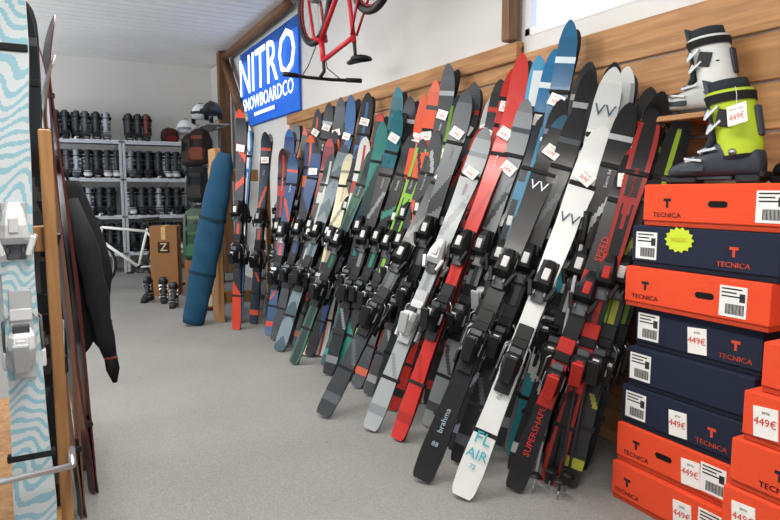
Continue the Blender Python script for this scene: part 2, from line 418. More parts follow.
# front row
P((1.52,4.77,0),(2.25,5.03,1.65),'chev',['#6f8089','#36505b','#2c3f48'],'k',44,ws=1.15)
P((1.66,4.55,0),(2.25,4.92,1.57),'solid',['#d2caa8','#8a8872','#c9c2a6'],'g',44,ws=1.18)
P((1.76,4.49,0),(2.25,4.61,1.70),'stripe',['#d6d4d0','#b23530'],'w',44)
P((1.74,4.22,0),(2.25,4.30,1.79),'half',['#0f2c2c','#17746c','#17746c'],'k',40)
P((1.86,4.30,0),(2.25,4.05,1.86),'band',['#14626e','#111417','#176c78'],'k',40,tg=rt_())
P((1.50,4.36,0),(2.2,4.40,1.57),'edge',['#1b2a2c','#27604c','#20302f'],'k',40,ws=.92)
P((1.62,3.98,0),(2.24,4.12,1.66),'solid',['#1b1d20','#7d8286'],'k',40,ws=.98)
P((1.28,3.23,0),(2.25,3.30,1.56),'solid',['#3e4246','#5c6165','#33373a'],'k',40,ws=1.12,tg=(.86,"399€",-30),side='#222')
P((1.43,2.92,0),(2.25,3.01,1.62),'solid',['#a9b0b3','#8d9498','#8b9296'],'w',38,ws=1.08,tg=(.85,"449€",-20),side='#777')
P((1.50,2.74,0),(2.25,2.74,1.76),'solid',['#c22820','#a8221a','#c22820'],'k',24,ws=1.0,side='#8a201a',tg=(.9,"369€",-20))
P((1.66,3.28,0),(2.25,3.20,1.87),'fade',['#34383b','#6f7478','#55595c'],'k',38,ws=1.05,tg=(.87,"299€",-20))
P((1.74,2.82,0),(2.25,2.64,1.75),'solid',['#8f9497','#4a4f52','#7a7e82'],'g',30,ws=1.0,tg=(.8,"349€",-25))
P((1.37,2.28,0),(2.25,2.38,1.62),'none',['#14171b','#26435a','#24556e'],'k',40,ws=1.15,tg=(.9,"529€",-20),extra=[("VV",.8,.07,'#d9dfe2','x'),("brahma",.15,.036,'#9fb3bd','up'),("88",.09,.03,'#9fb3bd','x')])
P((1.44,2.07,0),(2.25,2.13,1.55),'none',['#e2e5e3','#c4c9c8','#e6e9e7'],'k',42,ws=1.17,tg=(.86,"369€",-25),side='#d0d0cc',
  extra=[("FL",.145,.072,'#2fa5b5','x'),("AIR",.105,.058,'#2fa5b5','x'),("72",.075,.028,'#2fa5b5','x'),("VV",.74,.07,'#2c4a5a','x'),("flair",.26,.03,'#8a9296','up')])
P((1.68,2.02,0),(2.25,1.92,1.47),'none',['#141518','#a8241f','#a8241f'],'r',40,ws=1.0,side='#a8241f',extra=[("SUPERSHAPE",.17,.038,'#c8302a','up'),("SPEED",.70,.04,'#c8302a','up')],tg=(.9,"529€",15))
P((1.9,2.28,0),(2.28,2.10,1.83),'band',['#d6d9d8','#2a93a2','#e0e3e1'],'g',40,ws=1.08,tg=(.83,"449€",-20),extra=[("VV",.9,.075,'#2c4a5a','x')])
P((2.08,2.28,0),(2.30,1.85,1.70),'none',['#131416','#8ac22e','#131416'],'k',38,tg=(.86,"399€",10),extra=[("FISCHER",.74,.034,'#b8d86e','up')])
P((2.10,2.06,0),(2.32,1.76,1.60),'stripe',['#16181a','#8fb42a','#16181a'],'k',38,ws=.92,extra=[("FISCHER",.7,.034,'#e8e8e8','up')])
P((1.86,2.00,0),(2.26,1.86,1.62),'edge',['#131417','#9c2822','#17181a'],'r',36,ws=.92,side='#8a1f1a')
P((1.80,2.16,0),(2.30,2.02,1.66),'solid',['#15171a','#b9bdbf','#17181a'],'k',38,ws=.98)
P((1.62,2.36,0),(2.27,2.30,1.66),'solid',['#1a1c1f','#4a4f54','#1d1f22'],'k',38,ws=1.0)
P((2.02,2.5,0),(2.34,2.3,1.86),'solid',['#1b1d20','#b0b3b4','#1b1d20'],'k',38,tg=rt_())
# rear rows
rear=[(6.34,1.98,'solid',['#6f767a','#22262a'],'k'),(6.05,1.90,'half',['#b5332a','#1a1c1f','#c84030'],'k'),(5.72,2.05,'stripe',['#1c1f24','#c0452c'],'k'),
(5.45,2.08,'solid',['#2a2d31','#b0b4b6'],'k'),(5.17,2.09,'band',['#45494d','#222','#33373a'],'g'),(4.94,2.08,'half',['#1a1c1f','#2f5f94','#2f5f94'],'k'),
(4.64,2.06,'stripe',['#202329','#3468a0','#1b1e22'],'k'),(4.41,1.88,'half',['#a42822','#1a1a1c','#bc3028'],'k'),(4.12,2.03,'solid',['#13606d','#0e3d48','#157584'],'k'),
(3.94,1.94,'solid',['#2b2e32','#c8cbcc'],'g'),(3.74,1.93,'band',['#dc5024','#1a1a1c','#e05a28'],'k'),(3.60,2.00,'solid',['#dc5224','#1c1c1e','#e25e2e'],'k'),
(3.44,2.08,'solid',['#34383b','#a0a4a6','#2a2e31'],'k'),(3.34,1.87,'edge',['#1d2022','#6f9a2a'],'k'),(3.18,1.92,'solid',['#44484c','#c03a2a','#4e5357'],'g'),
(3.00,1.82,'stripe',['#c6c9cb','#9a2d28'],'k'),(2.92,1.90,'solid',['#26292c','#b83228','#333'],'r'),(2.82,1.95,'solid',['#c82a20','#17181a','#d03028'],'k'),
(2.73,2.01,'fade',['#17181a','#c42a22','#c42a22'],'r'),(2.59,1.97,'edge',['#d2d9dd','#3a9cc4','#3a8cb4'],'w'),(2.48,1.98,'solid',['#186a9c','#dfe7ea','#1a74aa'],'k'),
(2.38,2.10,'solid',['#125880','#cfe0e8','#14648e'],'k'),(2.26,1.88,'solid',['#3a3f43','#a9acad','#2a2e31'],'k'),(2.17,1.77,'band',['#26292c','#7a7f82','#1d1f22'],'k'),
(2.10,1.85,'solid',['#1b1d1f','#b0b3b4','#1b1d1f'],'k'),(2.02,1.82,'edge',['#d5d8d6','#9aa0a0','#dcdedc'],'g'),(1.89,1.71,'solid',['#17181a','#b42822','#17181a'],'k'),
(1.82,1.59,'solid',['#26282a','#a9ac3a','#333'],'k')]
for i,(yt,zt,k,c,b) in enumerate(rear):
    q=2.38/2.3; Y=yt*q; Z=1.3+(zt-1.3)*q
    P((1.95+random.uniform(-.06,.02),Y+0.10+random.uniform(-.04,.04),0),(2.37,Y,Z),k,c,b,36+random.uniform(-12,10),ws=random.uniform(.94,1.1),tg=rt_() if random.random()<.72 else None,side=random.choice(['#1a1a1a','#2a2a2a']))
    if i>3 and i%2==0:
        P((2.05,Y+0.20,0),(2.395,Y+.09,Z-random.uniform(.05,.16)),random.choice(['solid','stripe','edge']),random.choice([['#1b1d20','#8a8e91'],['#202226','#3c7aae'],['#7a3020','#d9602e'],['#241a1b','#ac2c28']]),'k',38,ws=random.uniform(.92,1.02),tg=rt_() if i%4==0 else None)
mid=[(4.82,1.62,'solid',['#1a1c1f','#a9482e']),(4.62,1.60,'stripe',['#7a1e1e','#bbb']),(4.48,1.66,'half',['#1c3f70','#222']),(4.15,1.58,'solid',['#17393c','#2a8f88']),(3.95,1.66,'band',['#16191b','#257e70']),(3.78,1.62,'edge',['#17191b','#7cb42c']),
(3.60,1.66,'solid',['#26292c','#c9562e']),(3.42,1.56,'solid',['#1d1f21','#888']),(3.12,1.64,'solid',['#b22a20','#222']),(2.56,1.66,'stripe',['#222a31','#3a86a8']),(2.44,1.72,'solid',['#1b1c1e','#778'])]
for (yt,zt,k,c) in mid:
    P((1.68,yt+0.03,0),(2.3,yt,zt),k,c,'k',38+random.uniform(-10,8),ws=random.uniform(.92,1.05),tg=rt_() if random.random()<.4 else None,side=random.choice(['#1a1a1a','#333']))
# ------------------------------------------------------------------ poles
def pole(base,top,col,grip='#151515'):
    b=Vector(base);t=Vector(top);a=(t-b).normalized();m=MB()
    p=lambda s:b+(t-b)*s
    m.tube([b,p(.03)],[.002,.004],'#999',MET); m.tube([p(.03),p(.9)],[.006,.009],col,LAC,n=10)
    m.tube([p(.88),p(.90),p(.97),p(1.0)],[.012,.016,.015,.019],grip,n=10); m.tube([p(.055),p(.06),p(.075)],[.034,.032,.01],grip,n=14)
    x=a.cross(Vector((0,1,0))).normalized()
    m.tube([p(.99),p(.97)+x*.03,p(.90)+x*.045,p(.86)+x*.03,p(.93)+x*.02],.004,'#222',FAB,n=5)
    m.obj("ski_pole",lift=True)
pole((1.80,1.88,0),(2.12,2.0,1.18),'#2a2c2e'); pole((1.74,1.97,0),(2.1,2.06,1.2),'#b9bcbe'); pole((1.88,1.92,0),(2.16,1.95,1.15),'#3a3c3e')
pole((1.83,1.97,0),(2.18,2.02,1.22),'#1f1f21'); pole((1.92,1.97,0),(2.2,1.9,1.2),'#6f9a2e'); pole((1.76,2.42,0),(2.1,2.4,1.2),'#c9c9c9')
# ------------------------------------------------------------------ boot boxes
def bootbox(xf,yl,yr,z,h,col,lab=None,price=None,name=None,hole=None,star=None,rot=0):
    m=MB(); dp=0.36; yc=(yl+yr)/2; w=yl-yr; xc=xf+dp/2
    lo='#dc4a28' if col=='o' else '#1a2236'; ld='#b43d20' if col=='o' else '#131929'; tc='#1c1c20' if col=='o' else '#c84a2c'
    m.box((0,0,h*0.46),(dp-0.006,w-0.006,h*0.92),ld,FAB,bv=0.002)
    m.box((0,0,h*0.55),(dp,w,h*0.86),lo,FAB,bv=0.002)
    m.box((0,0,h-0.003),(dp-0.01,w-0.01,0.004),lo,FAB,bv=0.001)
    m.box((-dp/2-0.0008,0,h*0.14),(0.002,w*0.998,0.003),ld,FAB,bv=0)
    def W(y,zz,o=0.0015): return MW(y,zz,-dp/2-o)
    if hole is not None:
        pts=[]
        for k in range(24):
            a=2*math.pi*k/24; pts.append(Vector((math.copysign(0.024,math.cos(a))+0.014*math.cos(a),0.012*math.sin(a),0)))
        m.poly(pts,'#0b0b0d',FAB,W(hole-yc,h*0.55,0.0012))
        m.poly([p*0.82+Vector((0,0.002,0)) for p in pts],'#050505',FAB,W(hole-yc,h*0.55,0.0016))
    if name is not None:
        for d in (0,.0008): m.text("TECNICA",0.026,W(name-yc+d,h*0.27),tc,sx=1.15)
        a_=h*.56
        m.poly([Vector((x*.017,y*.017,0)) for x,y in ((-1,1),(1,1),(1,.35),(.3,.35),(.3,-1.1),(-.3,-1.1),(-.3,.35),(-1,.35))],tc,FAB,W(name-yc,a_))
    if lab is not None:
        m.box((-dp/2-0.001,lab-yc,h*0.52),(0.002,0.10,h*0.66),'#e4e4e1',FAB,bv=0)
        for k in range(16):
            m.box((-dp/2-0.0022,lab-yc-0.040+k*0.0043,h*0.36),(0.001,0.002 if k%3 else 0.0032,h*0.22),'#111',FAB,bv=0)
        for r_,ln in enumerate((0.075,0.055,0.085)):
            m.box((-dp/2-0.0022,lab-yc+0.042-ln/2,h*(0.79-r_*0.08)),(0.001,ln,0.005),'#222',FAB,bv=0)
        m.box((-dp/2-0.0022,lab-yc-0.034,h*0.62),(0.001,0.020,0.030),'#333',FAB,bv=0)
    if price is not None:
        m.box((-dp/2-0.0015,price-yc,h*0.46),(0.003,0.078,0.098),'#e6e5e0',FAB,bv=0,R=Rx(-4))
        m.text("449€",0.036,W(price-yc,h*0.46,0.0045),'#d2342e',sx=0.95)
        m.text("prix",0.016,W(price-yc,h*0.66,0.0045),'#444')
    if star is not None:
        pts=[]
        for k in range(28):
            a=2*math.pi*k/28; r=1 if k%2==0 else 0.82; pts.append(Vector((0.065*r*math.cos(a),0.05*r*math.sin(a),0)))
        m.poly(pts,'#c4d63a',FAB,W(star-yc,h*0.72,0.003)); m.text("SOLDES",0.02,W(star-yc,h*0.72,0.0045),'#b8a020')
    m.v=[tuple(T(xc,yc,z)@Rz(rot)@Vector(v)) for v in m.v]
    m.obj("ski_boot_box")
h=0.1655
st=[(2.03,1.80,1.25,'o',1.345,1.46,1.72,None,None),
 (2.05,1.80,1.25,'o',1.36,1.45,1.70,1.57,None),
 (2.06,1.79,1.245,'n',1.72,1.52,1.38,None,None),
 (2.065,1.77,1.24,'n',1.71,None,None,None,None),
 (2.09,1.76,1.235,'n',1.70,1.48,1.33,None,None),
 (2.06,1.80,1.20,'o',1.33,None,1.70,1.44,None),
 (2.08,1.79,1.19,'n',1.72,None,1.35,None,1.57),
 (2.09,1.75,1.15,'o',1.24,None,1.64,1.43,None)]
for i,(xf,yl,yr,c,lab,pr,nm,ho,sr) in enumerate(st):
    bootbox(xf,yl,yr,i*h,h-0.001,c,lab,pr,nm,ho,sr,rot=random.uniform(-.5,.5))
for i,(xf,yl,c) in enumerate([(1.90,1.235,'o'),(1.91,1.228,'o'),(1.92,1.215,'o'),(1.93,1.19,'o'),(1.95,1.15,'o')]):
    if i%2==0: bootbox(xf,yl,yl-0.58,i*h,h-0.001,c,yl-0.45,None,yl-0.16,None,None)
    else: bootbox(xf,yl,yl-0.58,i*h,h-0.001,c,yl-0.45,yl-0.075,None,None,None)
# ------------------------------------------------------------------ ski boots
def bootgeo(shell,cuff,accent,liner='#1b1c1e',sole='#202224',hi=True):
    m=MB(); n=20 if hi else 8
    def ring(x,w,zt,zb=0.022):
        r=[]
        for k in range(n):
            a=2*math.pi*k/n; c,s_=math.cos(a),math.sin(a); e=0.7
            yy=w*math.copysign(abs(c)**e,c); zz=(zt+zb)/2+(zt-zb)/2*math.copysign(abs(s_)**e,s_)
            r.append(Vector((x,yy,zz)))
        return r
    m.loft([ring(*q) for q in ((-.108,.020,.075),(-.10,.032,.105),(-.06,.038,.135),(-.01,.041,.150),(.03,.043,.140),(.07,.046,.108),(.11,.050,.086),(.15,.049,.074),(.18,.040,.063),(.196,.022,.050))],shell,PLA)
    m.box((.145,0,.012),(.105,.07,.022),sole,bv=.005); m.box((-.07,0,.014),(.075,.066,.026),sole,bv=.005)
    m.box((.04,0,.018),(.12,.05,.012),accent,bv=.003); m.box((.205,0,.018),(.02,.066,.018),sole,bv=.004); m.box((-.112,0,.028),(.016,.062,.02),sole,bv=.004)
    def cr(z,cx,lx,wy,front=0):
        r=[]
        for k in range(n):
            a=2*math.pi*k/n; x=lx*math.cos(a)
            r.append(Vector((cx+x,wy*math.sin(a),z-0.10*x+front*max(0,math.cos(a)))))
        return r
    m.loft([cr(.085,-.035,.062,.047),cr(.12,-.032,.068,.050),cr(.18,-.018,.066,.050),cr(.24,-.004,.066,.054),cr(.285,.010,.070,.058),cr(.30,.014,.071,.059)],cuff,PLA,cap=False)
    m.loft([cr(.30,.014,.071,.059),cr(.295,.014,.062,.050),cr(.24,0,.05,.04)],liner,PLA,cap=False)
    m.loft([cr(.24,-.004,.056,.046),cr(.31,.014,.060,.048),cr(.335,.02,.058,.046),cr(.33,.02,.046,.036),cr(.22,-.004,.03,.03)],liner,FAB,cap=True)
    if hi:
        m.loft([cr(.082,-.034,.064,.049),cr(.092,-.034,.066,.0505)],'#141517',PLA,cap=False)
        m.box((-.045,0,.20),(.012,.10,.004),'#141517')
        for sy in (-1,1): m.box((.0,sy*.0535,.21),(.05,.004,.055),'#15171a',bv=.002,R=Ry(-12)); m.box((.10,sy*.047,.05),(.08,.006,.02),accent,bv=.002)
    m.loft([[Vector((x+dx,y_,z+dz)) for dx,y_,dz in ((0,-.03,0),(.018,0,.005),(0,.03,0),(-.014,0,-.004))] for x,z in ((.075,.10),(.055,.15),(.058,.22),(.075,.30),(.088,.345))],accent,PLA)
    m.loft([cr(.262,.004,.074,.061),cr(.290,.012,.078,.064)],'#191919',FAB,cap=False)
    for (x,z,w,t) in ((.115,.082,.048,12),(.072,.112,.046,30),(.052,.185,.050,64),(.060,.232,.054,66)):
        m.box((x,0,z),(.016,w*1.9,.012),accent,bv=.003,R=Ry(t))
        if hi:
            for sd in (-1,1):
                m.box((x-.006,sd*w*0.98,z-.004),(.03,.008,.012),'#b8bcbe',MET,bv=.002,R=Ry(t))
                m.box((x-.02,sd*(w+.004),z-.002),(.06,.005,.009),'#c4c8ca',MET,bv=.001,R=Ry(t-20))
            m.box((x-.004,-w*0.9,z-.004),(.022,.012,.03),'#b8bcbe',MET,bv=.003,R=Ry(t)); m.box((x+.004,-w*.3,z+.008),(.014,w*.9,.005),'#9a9ea0',MET,bv=.001,R=Ry(t))
    for sy in (-1,1): m.tube([(-.03,sy*.044,.10),(-.03,sy*.054,.10)],.012,'#8e9295',MET,n=8)
    m.box((-.085,0,.20),(.014,.03,.10),accent,bv=.004,R=Ry(10))
    return m
def boot(M,*a,name="ski_boot",**k):
    m=bootgeo(*a,**k); m.obj(name,M=M)
zt=8*h
boot(T(2.18,1.455,zt)@Rz(99)@S(1.12,1.15,1.10),'#323841','#b2c92c','#3a414b',liner='#20262c')
boot(T(2.37,1.69,1.605)@Rz(103)@S(1.08,1.1,1.02),'#b4b8b6','#cfd2cf','#2b3137',liner='#23292e')
boot(T(2.28,1.13,zt)@Rz(88)@S(1.1,1.1,1.12),'#1d1f22','#2a2d31','#8a9a2a')
tb=MB(); tag(tb,MW(1.375,1.56,2.085)@Rx(-6),"449€",.07,.07,12)
tb.tube([(2.08,1.375,1.59),(2.10,1.39,1.63),(2.12,1.41,1.66)],.0012,'#ddd',n=4); tb.obj("price_tag")
sh=MB(); sh.box((2.36,1.72,1.592),(.27,.36,.022),'#aaa')
for yy in (1.61,1.84): sh.tube([(2.47,yy,1.42),(2.29,yy,1.58)],.012,'#aaa',n=4)
sh.obj("boot_shelf",mats=[WOODY])
# ------------------------------------------------------------------ back shelving with boots
def shelving(x0,x1,name):
    m=MB(); yf,yb=10.62,11.2
    for x in (x0,x1):
        for y in (yf,yb): m.box((x,y,1.03),(.04,.04,2.06),'#a8adb3')
    for z in (.30,.88,1.46,2.04):
        m.box(((x0+x1)/2,(yf+yb)/2,z),(x1-x0+.04,yb-yf+.04,.03),'#b5bac0')
        m.box(((x0+x1)/2,yf-.01,z),(x1-x0+.04,.012,.06),'#c4c9cf')
    m.tube([(x0,yb,.3),(x1,yb,2.0)],.008,'#999',MET)
    m.obj(name)
shelving(-.62,.91,"shelving_unit"); shelving(.96,2.06,"shelving_unit")
bg=[bootgeo('#17181a','#202225','#3a3d40',hi=False),bootgeo('#1a1b1d','#6a6e72','#55585b',hi=False),bootgeo('#2a2c30','#1b1c1f','#6a3a34',hi=False),bootgeo('#c9cbcc','#b5b8ba','#3a3d40',hi=False),bootgeo('#4a4e54','#7b8086','#9aa0a6',hi=False)]
for (x0,x1) in ((-.55,.86),(1.02,2.02)):
    for li,z in enumerate((.318,.898,1.478,2.058)):
        if li==3 and x0>1: x1=1.42
        m=MB(); x=x0+.04
        while x<x1:
            w=[[6,1,1,2,1],[4,3,.5,3,2],[3,4,.5,4,2],[9,1,1,0,1]][li]
            g=random.choices(bg,w)[0]
            m.merge(g,T(x,10.82,z)@Rz(-90+random.uniform(-12,12))@S(1.12,1.35,1.25))
            if li<3: m.merge(random.choices(bg,w)[0],T(x+.05,11.05,z)@Rz(-90)@S(1.1,1.3,1.3))
            if random.random()<.5: m.box((x,10.60,z+.02),(.06,.004,.04),'#eee',bv=0)
            x+=.132+random.uniform(0,.012)
        m.obj("ski_boots_on_shelf")
# ------------------------------------------------------------------ helmets
def helmet(M,col,acc='#222'):
    m=MB(); n=18; rings=[]
    for i in range(8):
        ph=math.pi/2*i/7*0.98; r=math.cos(ph)
        rings.append([Vector((.135*r*math.cos(2*math.pi*k/n),.11*r*math.sin(2*math.pi*k/n),.05+.125*math.sin(ph))) for k in range(n)])
    rings=[[Vector((v.x*.97,v.y*.97,.01 if v.x<0.04 else .045)) for v in rings[0]]]+rings
    m.loft(rings,col,LAC,sm=True)
    for sy in (-1,1): m.box((-.01,sy*.1,0),(.08,.025,.09),acc,FAB,bv=.01)
    for k in range(3): m.box((.03-.04*k,0,.172-.004*k),(.018,.05,.01),'#111',bv=.003)
    m.tube([(.135,-.07,.06),(.15,0,.065),(.135,.07,.06)],.016,acc,n=6)
    m.tube([(-.01,-.1,-.03),(0,0,-.09),(-.01,.1,-.03)],.004,'#222',n=5)
    m.obj("ski_helmet",M=M)
helmet(T(1.96,10.85,2.20)@Rz(-110)@S(1.5),'#e4e7e8','#888'); helmet(T(1.96,9.60,2.33)@Rz(-120)@S(1.35),'#e0e3e5'); helmet(T(1.99,9.05,2.33)@Rz(-140)@S(1.15),'#2a2c30')
def backpack(M,col,acc):
    m=MB(); rings=[]
    for z,w,d in ((0,.11,.07),(.03,.15,.10),(.18,.16,.12),(.34,.15,.11),(.44,.12,.08),(.48,.06,.04)):
        rings.append([Vector((w*math.copysign(abs(math.cos(a))**.6,math.cos(a)),d*math.copysign(abs(math.sin(a))**.6,math.sin(a)),z)) for a in [2*math.pi*k/16 for k in range(16)]])
    m.loft(rings,col,FAB)
    m.box((0,-.12,.14),(.22,.05,.17),acc,FAB,bv=.02); m.box((0,-.10,.36),(.20,.05,.05),acc,FAB,bv=.015)
    for sx in (-1,1):
        m.tube([(sx*.08,.08,.43),(sx*.10,.17,.32),(sx*.10,.16,.15),(sx*.09,.09,.04)],.014,'#1c1c1c',FAB,n=6); m.box((sx*.09,-.125,.25),(.018,.01,.30),'#111',FAB,bv=.002)
    m.tube([(-.03,.05,.47),(0,.06,.52),(.03,.05,.47)],.008,'#111',FAB,n=5)
    m.obj("backpack",M=M)
backpack(T(1.68,10.82,2.06)@Rz(10)@S(.85,.85,.5),'#3a2420','#7a1f1c')
backpack(T(1.80,9.55,1.64)@Rz(-40)@S(1.0),'#15171a','#3a2a26'); backpack(T(1.84,9.2,1.12)@Rz(-30)@S(1.05),'#20262a','#2a3a33'); backpack(T(1.84,9.25,.56)@Rz(-35)@S(1.1),'#4a3026','#26282a')
backpack(T(1.80,9.0,1.66)@Rz(-35)@S(1.0),'#2a1d1b','#6a3a26'); backpack(T(1.72,8.8,1.14)@Rz(-35)@S(1.0),'#1a1c20','#33302c')
hr=MB() 
for y in (8.8,9.8): hr.tube([(2.02,y,0),(2.02,y,2.2)],.018,'#777',MET)
for z in (.72,1.2,1.66,2.15): hr.tube([(2.02,8.75,z),(2.02,9.85,z)],.014,'#777',MET)
for y in (8.8,9.8): hr.tube([(1.75,y,0.02),(2.25,y,.02)],.018,'#777',MET)
hr.box((2.0,9.3,2.195),(.3,1.1,.02),'#888')
hr.obj("display_stand")
# ------------------------------------------------------------------ cardboard boxes and packs on floor
def carton(x,y,sx,sy,sz,rot,col='#a8764a',letter=None):
    m=MB(); m.box((0,0,sz/2),(sx,sy,sz),col,FAB,bv=.003); m.box((0,0,sz+.001),(.05,sy*.98,.003),'#c9a878',FAB,bv=0)
    m.box((0,-sy/2-.001,sz*.9),(.05,.002,sz*.18),'#c9a878',FAB,bv=0)
    if letter:
        m.box((0,-sy/2-.002,sz*.70),(sx*.42,.003,sx*.42),'#33291f',FAB,bv=0); m.text(letter,sx*.42,T(0,-sy/2-.006,sz*.70)@Rx(90),'#d9c3a0')
    m.obj("cardboard_box",M=T(x,y,0)@Rz(rot))
carton(1.17,8.15,.32,.30,.86,-18,'#8f6640',letter="Z"); carton(1.46,7.40,.34,.30,.50,-22,'#85583a')
carton(1.52,7.95,.30,.28,.62,-15,'#946c46')
backpack(T(1.38,7.36,.502)@Rz(-20)@S(.85),'#2f4a38','#3f6a4c'); backpack(T(1.40,6.88,0.0)@Rz(-24)@S(.8),'#7a382c','#b9b09a')
backpack(T(1.50,7.92,.622)@Rz(-24)@S(.95),'#4a5a4e','#7a8a6a')
boot(T(.90,7.75,0.0)@Rz(-120)@S(.85),'#1b1c1e','#26282b','#44484c'); boot(T(1.05,7.62,0.0)@Rz(-100)@S(.85),'#1b1c1e','#26282b','#44484c')
boot(T(1.11,7.25,0.0)@Rz(-110)@S(.8),'#2a2d30','#1c1d20','#44484c')
# ------------------------------------------------------------------ bicycles
def bicycle(name,M,col,acc,r=.335,drop=False,tyre='#151515',rim='#b9bcbe'):
    m=MB(); wb_=1.03; tr=.019 if drop else .027
    for cx in (0,wb_):
        m.torus((cx,0,r),r-tr,tr,tyre,n=48); m.torus((cx,0,r),r-tr*2.1,.009,rim,MET,n=48,k=6)
        m.tube([(cx,-.05,r),(cx,.05,r)],.018,'#888',MET)
        for k in range(24):
            a=2*math.pi*k/24; sd=.03*(1 if k%2 else -1)
            m.tube([(cx+.016*math.cos(a+.8),sd,r+.016*math.sin(a+.8)),(cx+(r-.045)*math.cos(a),0,r+(r-.045)*math.sin(a))],.0016,'#aaa',MET,n=4,cap=False)
    bb=(.43,0,.29); st_=(.30,0,.80); hd=(.86,0,.82); hl=(.90,0,.66)
    m.tube([bb,st_],.017,col,LAC); m.tube([(.315,0,.76),hd],.018,col,LAC); m.tube([bb,hl],.021,col,LAC); m.tube([hd,hl],.023,col,LAC)
    for s_ in (-1,1):
        m.tube([(0,s_*.055,r),(.40,s_*.03,.285)],.010,col,LAC); m.tube([(0,s_*.055,r),(.305,s_*.02,.75)],.009,col,LAC)
        m.tube([(wb_,s_*.05,r),(.93,s_*.05,.64),(.905,s_*.03,.66)],[.011,.015,.015],acc,LAC)
    m.tube([(.905,-.05,.66),(.905,.05,.66)],.016,acc,LAC)
    m.tube([st_,(.28,0,.90)],.013,'#222'); m.tube([(.86,0,.82),(.845,0,.90),(.92,0,.93)],.014,'#222')
    m.loft([[Vector((x,w*math.cos(a),.92+hh*math.sin(a)+dz)) for a in [2*math.pi*k/10 for k in range(10)]] for x,w,hh,dz in ((.14,.02,.01,.008),(.16,.07,.024,.008),(.22,.065,.024,.0),(.30,.032,.02,0),(.38,.02,.016,0),(.415,.008,.008,-.004))],'#141414')
    if drop:
        m.tube([(.96,-.20,.93),(.93,-.05,.93),(.93,.05,.93),(.96,.20,.93)],.013,'#222')
        for s_ in (-1,1): m.tube([(.95,s_*.2,.93),(1.03,s_*.21,.93),(1.06,s_*.21,.88),(1.02,s_*.21,.82),(.95,s_*.21,.81)],.015,'#ddd'); m.box((1.06,s_*.21,.92),(.03,.02,.07),'#222')
    else:
        m.tube([(.86,-.31,.945),(.92,-.1,.945),(.92,.1,.945),(.86,.31,.945)],.013,'#1a1a1a')
        for s_ in (-1,1):
            m.tube([(.885,s_*.20,.945),(.858,s_*.32,.945)],.018,'#111'); m.tube([(.90,s_*.18,.945),(.95,s_*.24,.93),(.92,s_*.30,.92)],.006,'#999',MET,n=5)
            m.tube([(.90,s_*.16,.94),(.98,s_*.08,.85),(.93,s_*.03,.7)],.004,'#111',n=5)
    m.torus((.43,-.055,.29),.085,.006,'#333',MET,n=28,k=5); m.tube([(.43,-.08,.29),(.43,.08,.29)],.018,'#555',MET)
    for k in range(5):
        a=2*math.pi*k/5; m.tube([(.43,-.055,.29),(.43+.085*math.cos(a),-.055,.29+.085*math.sin(a))],.006,'#444',MET,n=5)
    m.tube([(.43,-.075,.29),(.56,-.085,.20)],.010,'#333',MET); m.tube([(.43,.075,.29),(.30,.085,.38)],.010,'#333',MET)
    m.box((.56,-.13,.20),(.09,.08,.02),'#222'); m.box((.30,.13,.38),(.09,.08,.02),'#222')
    for q in (.045,.035,.026): m.torus((0,-.05+.2*(.045-q),r),q,.004,'#777',MET,n=20,k=4)
    m.tube([(0,-.055,r+.045),(.43,-.055,.375)],.004,'#333',MET,n=4); m.tube([(0,-.055,r-.12),(.43,-.055,.205)],.004,'#333',MET,n=4)
    m.tube([(0,-.06,r-.03),(.03,-.06,r-.13)],.012,'#222',n=6)
    m.obj(name,M=M)
bicycle("bicycle",T(1.32,8.66,0)@Rz(163),'#dfe3df','#3f8f63',drop=True)
bicycle("bicycle",T(1.85,3.70,3.10)@Rz(90)@Rx(180),'#b8202c','#b8202c',r=.34,rim='#902a30')
hk=MB()
for y in (3.70,4.73): hk.tube([(1.85,y,3.42),(1.85,y,3.14),(1.86,y,3.065),(1.85,y,3.05)],.006,'#222',n=6)
hk.obj("ceiling_hook")
# ------------------------------------------------------------------ blue ski bag
bg_=MB(); rings=[]
for i in range(33):
    s=i/32; w=.118*(.80+.26*math.sin(math.pi*min(1,s*1.05))**.6)*(1 if s<.93 else (1-(s-.93)*5)); d=.07*(1 if s<.93 else (1-(s-.93)*5))
    rings.append([Vector((w*math.cos(a)*(1+.05*math.sin(27*s+4*a)),d*math.sin(a)*(1+.2*math.sin(41*s+2*a)),s*1.66)) for a in [2*math.pi*k/24 for k in range(24)]])
bg_.loft(rings,'#14405a',FAB)
for s in (.3,.62):
    bg_.loft([[Vector((.132*math.cos(a),.082*math.sin(a),z)) for a in [2*math.pi*k/20 for k in range(20)]] for z in (1.66*s-.016,1.66*s+.016)],'#0e2a3c',FAB,cap=False)
bg_.tube([(.0,-.08,.5),(.02,-.13,.65),(.02,-.13,.85),(0,-.08,1.03)],.012,'#0e2a3c',FAB); bg_.tube([(.06,-.07,.1),(.07,-.075,1.55)],.004,'#0d2433',FAB)
Mb,_=frame((1.10,6.12,0),(1.42,5.98,1.62),62)
bg_.obj("ski_bag",M=Mb,lift=True)
er=MB(); er.box((1.38,6.26,.85),(.05,.30,1.7),'#aaa'); er.box((1.6,6.40,1.45),(.5,.05,.12),'#aaa'); er.box((1.95,6.40,.85),(.05,.05,1.7),'#aaa'); er.box((1.6,6.40,.2),(.5,.05,.12),'#aaa')
er.obj("wooden_ski_rack",mats=[WOODZ])
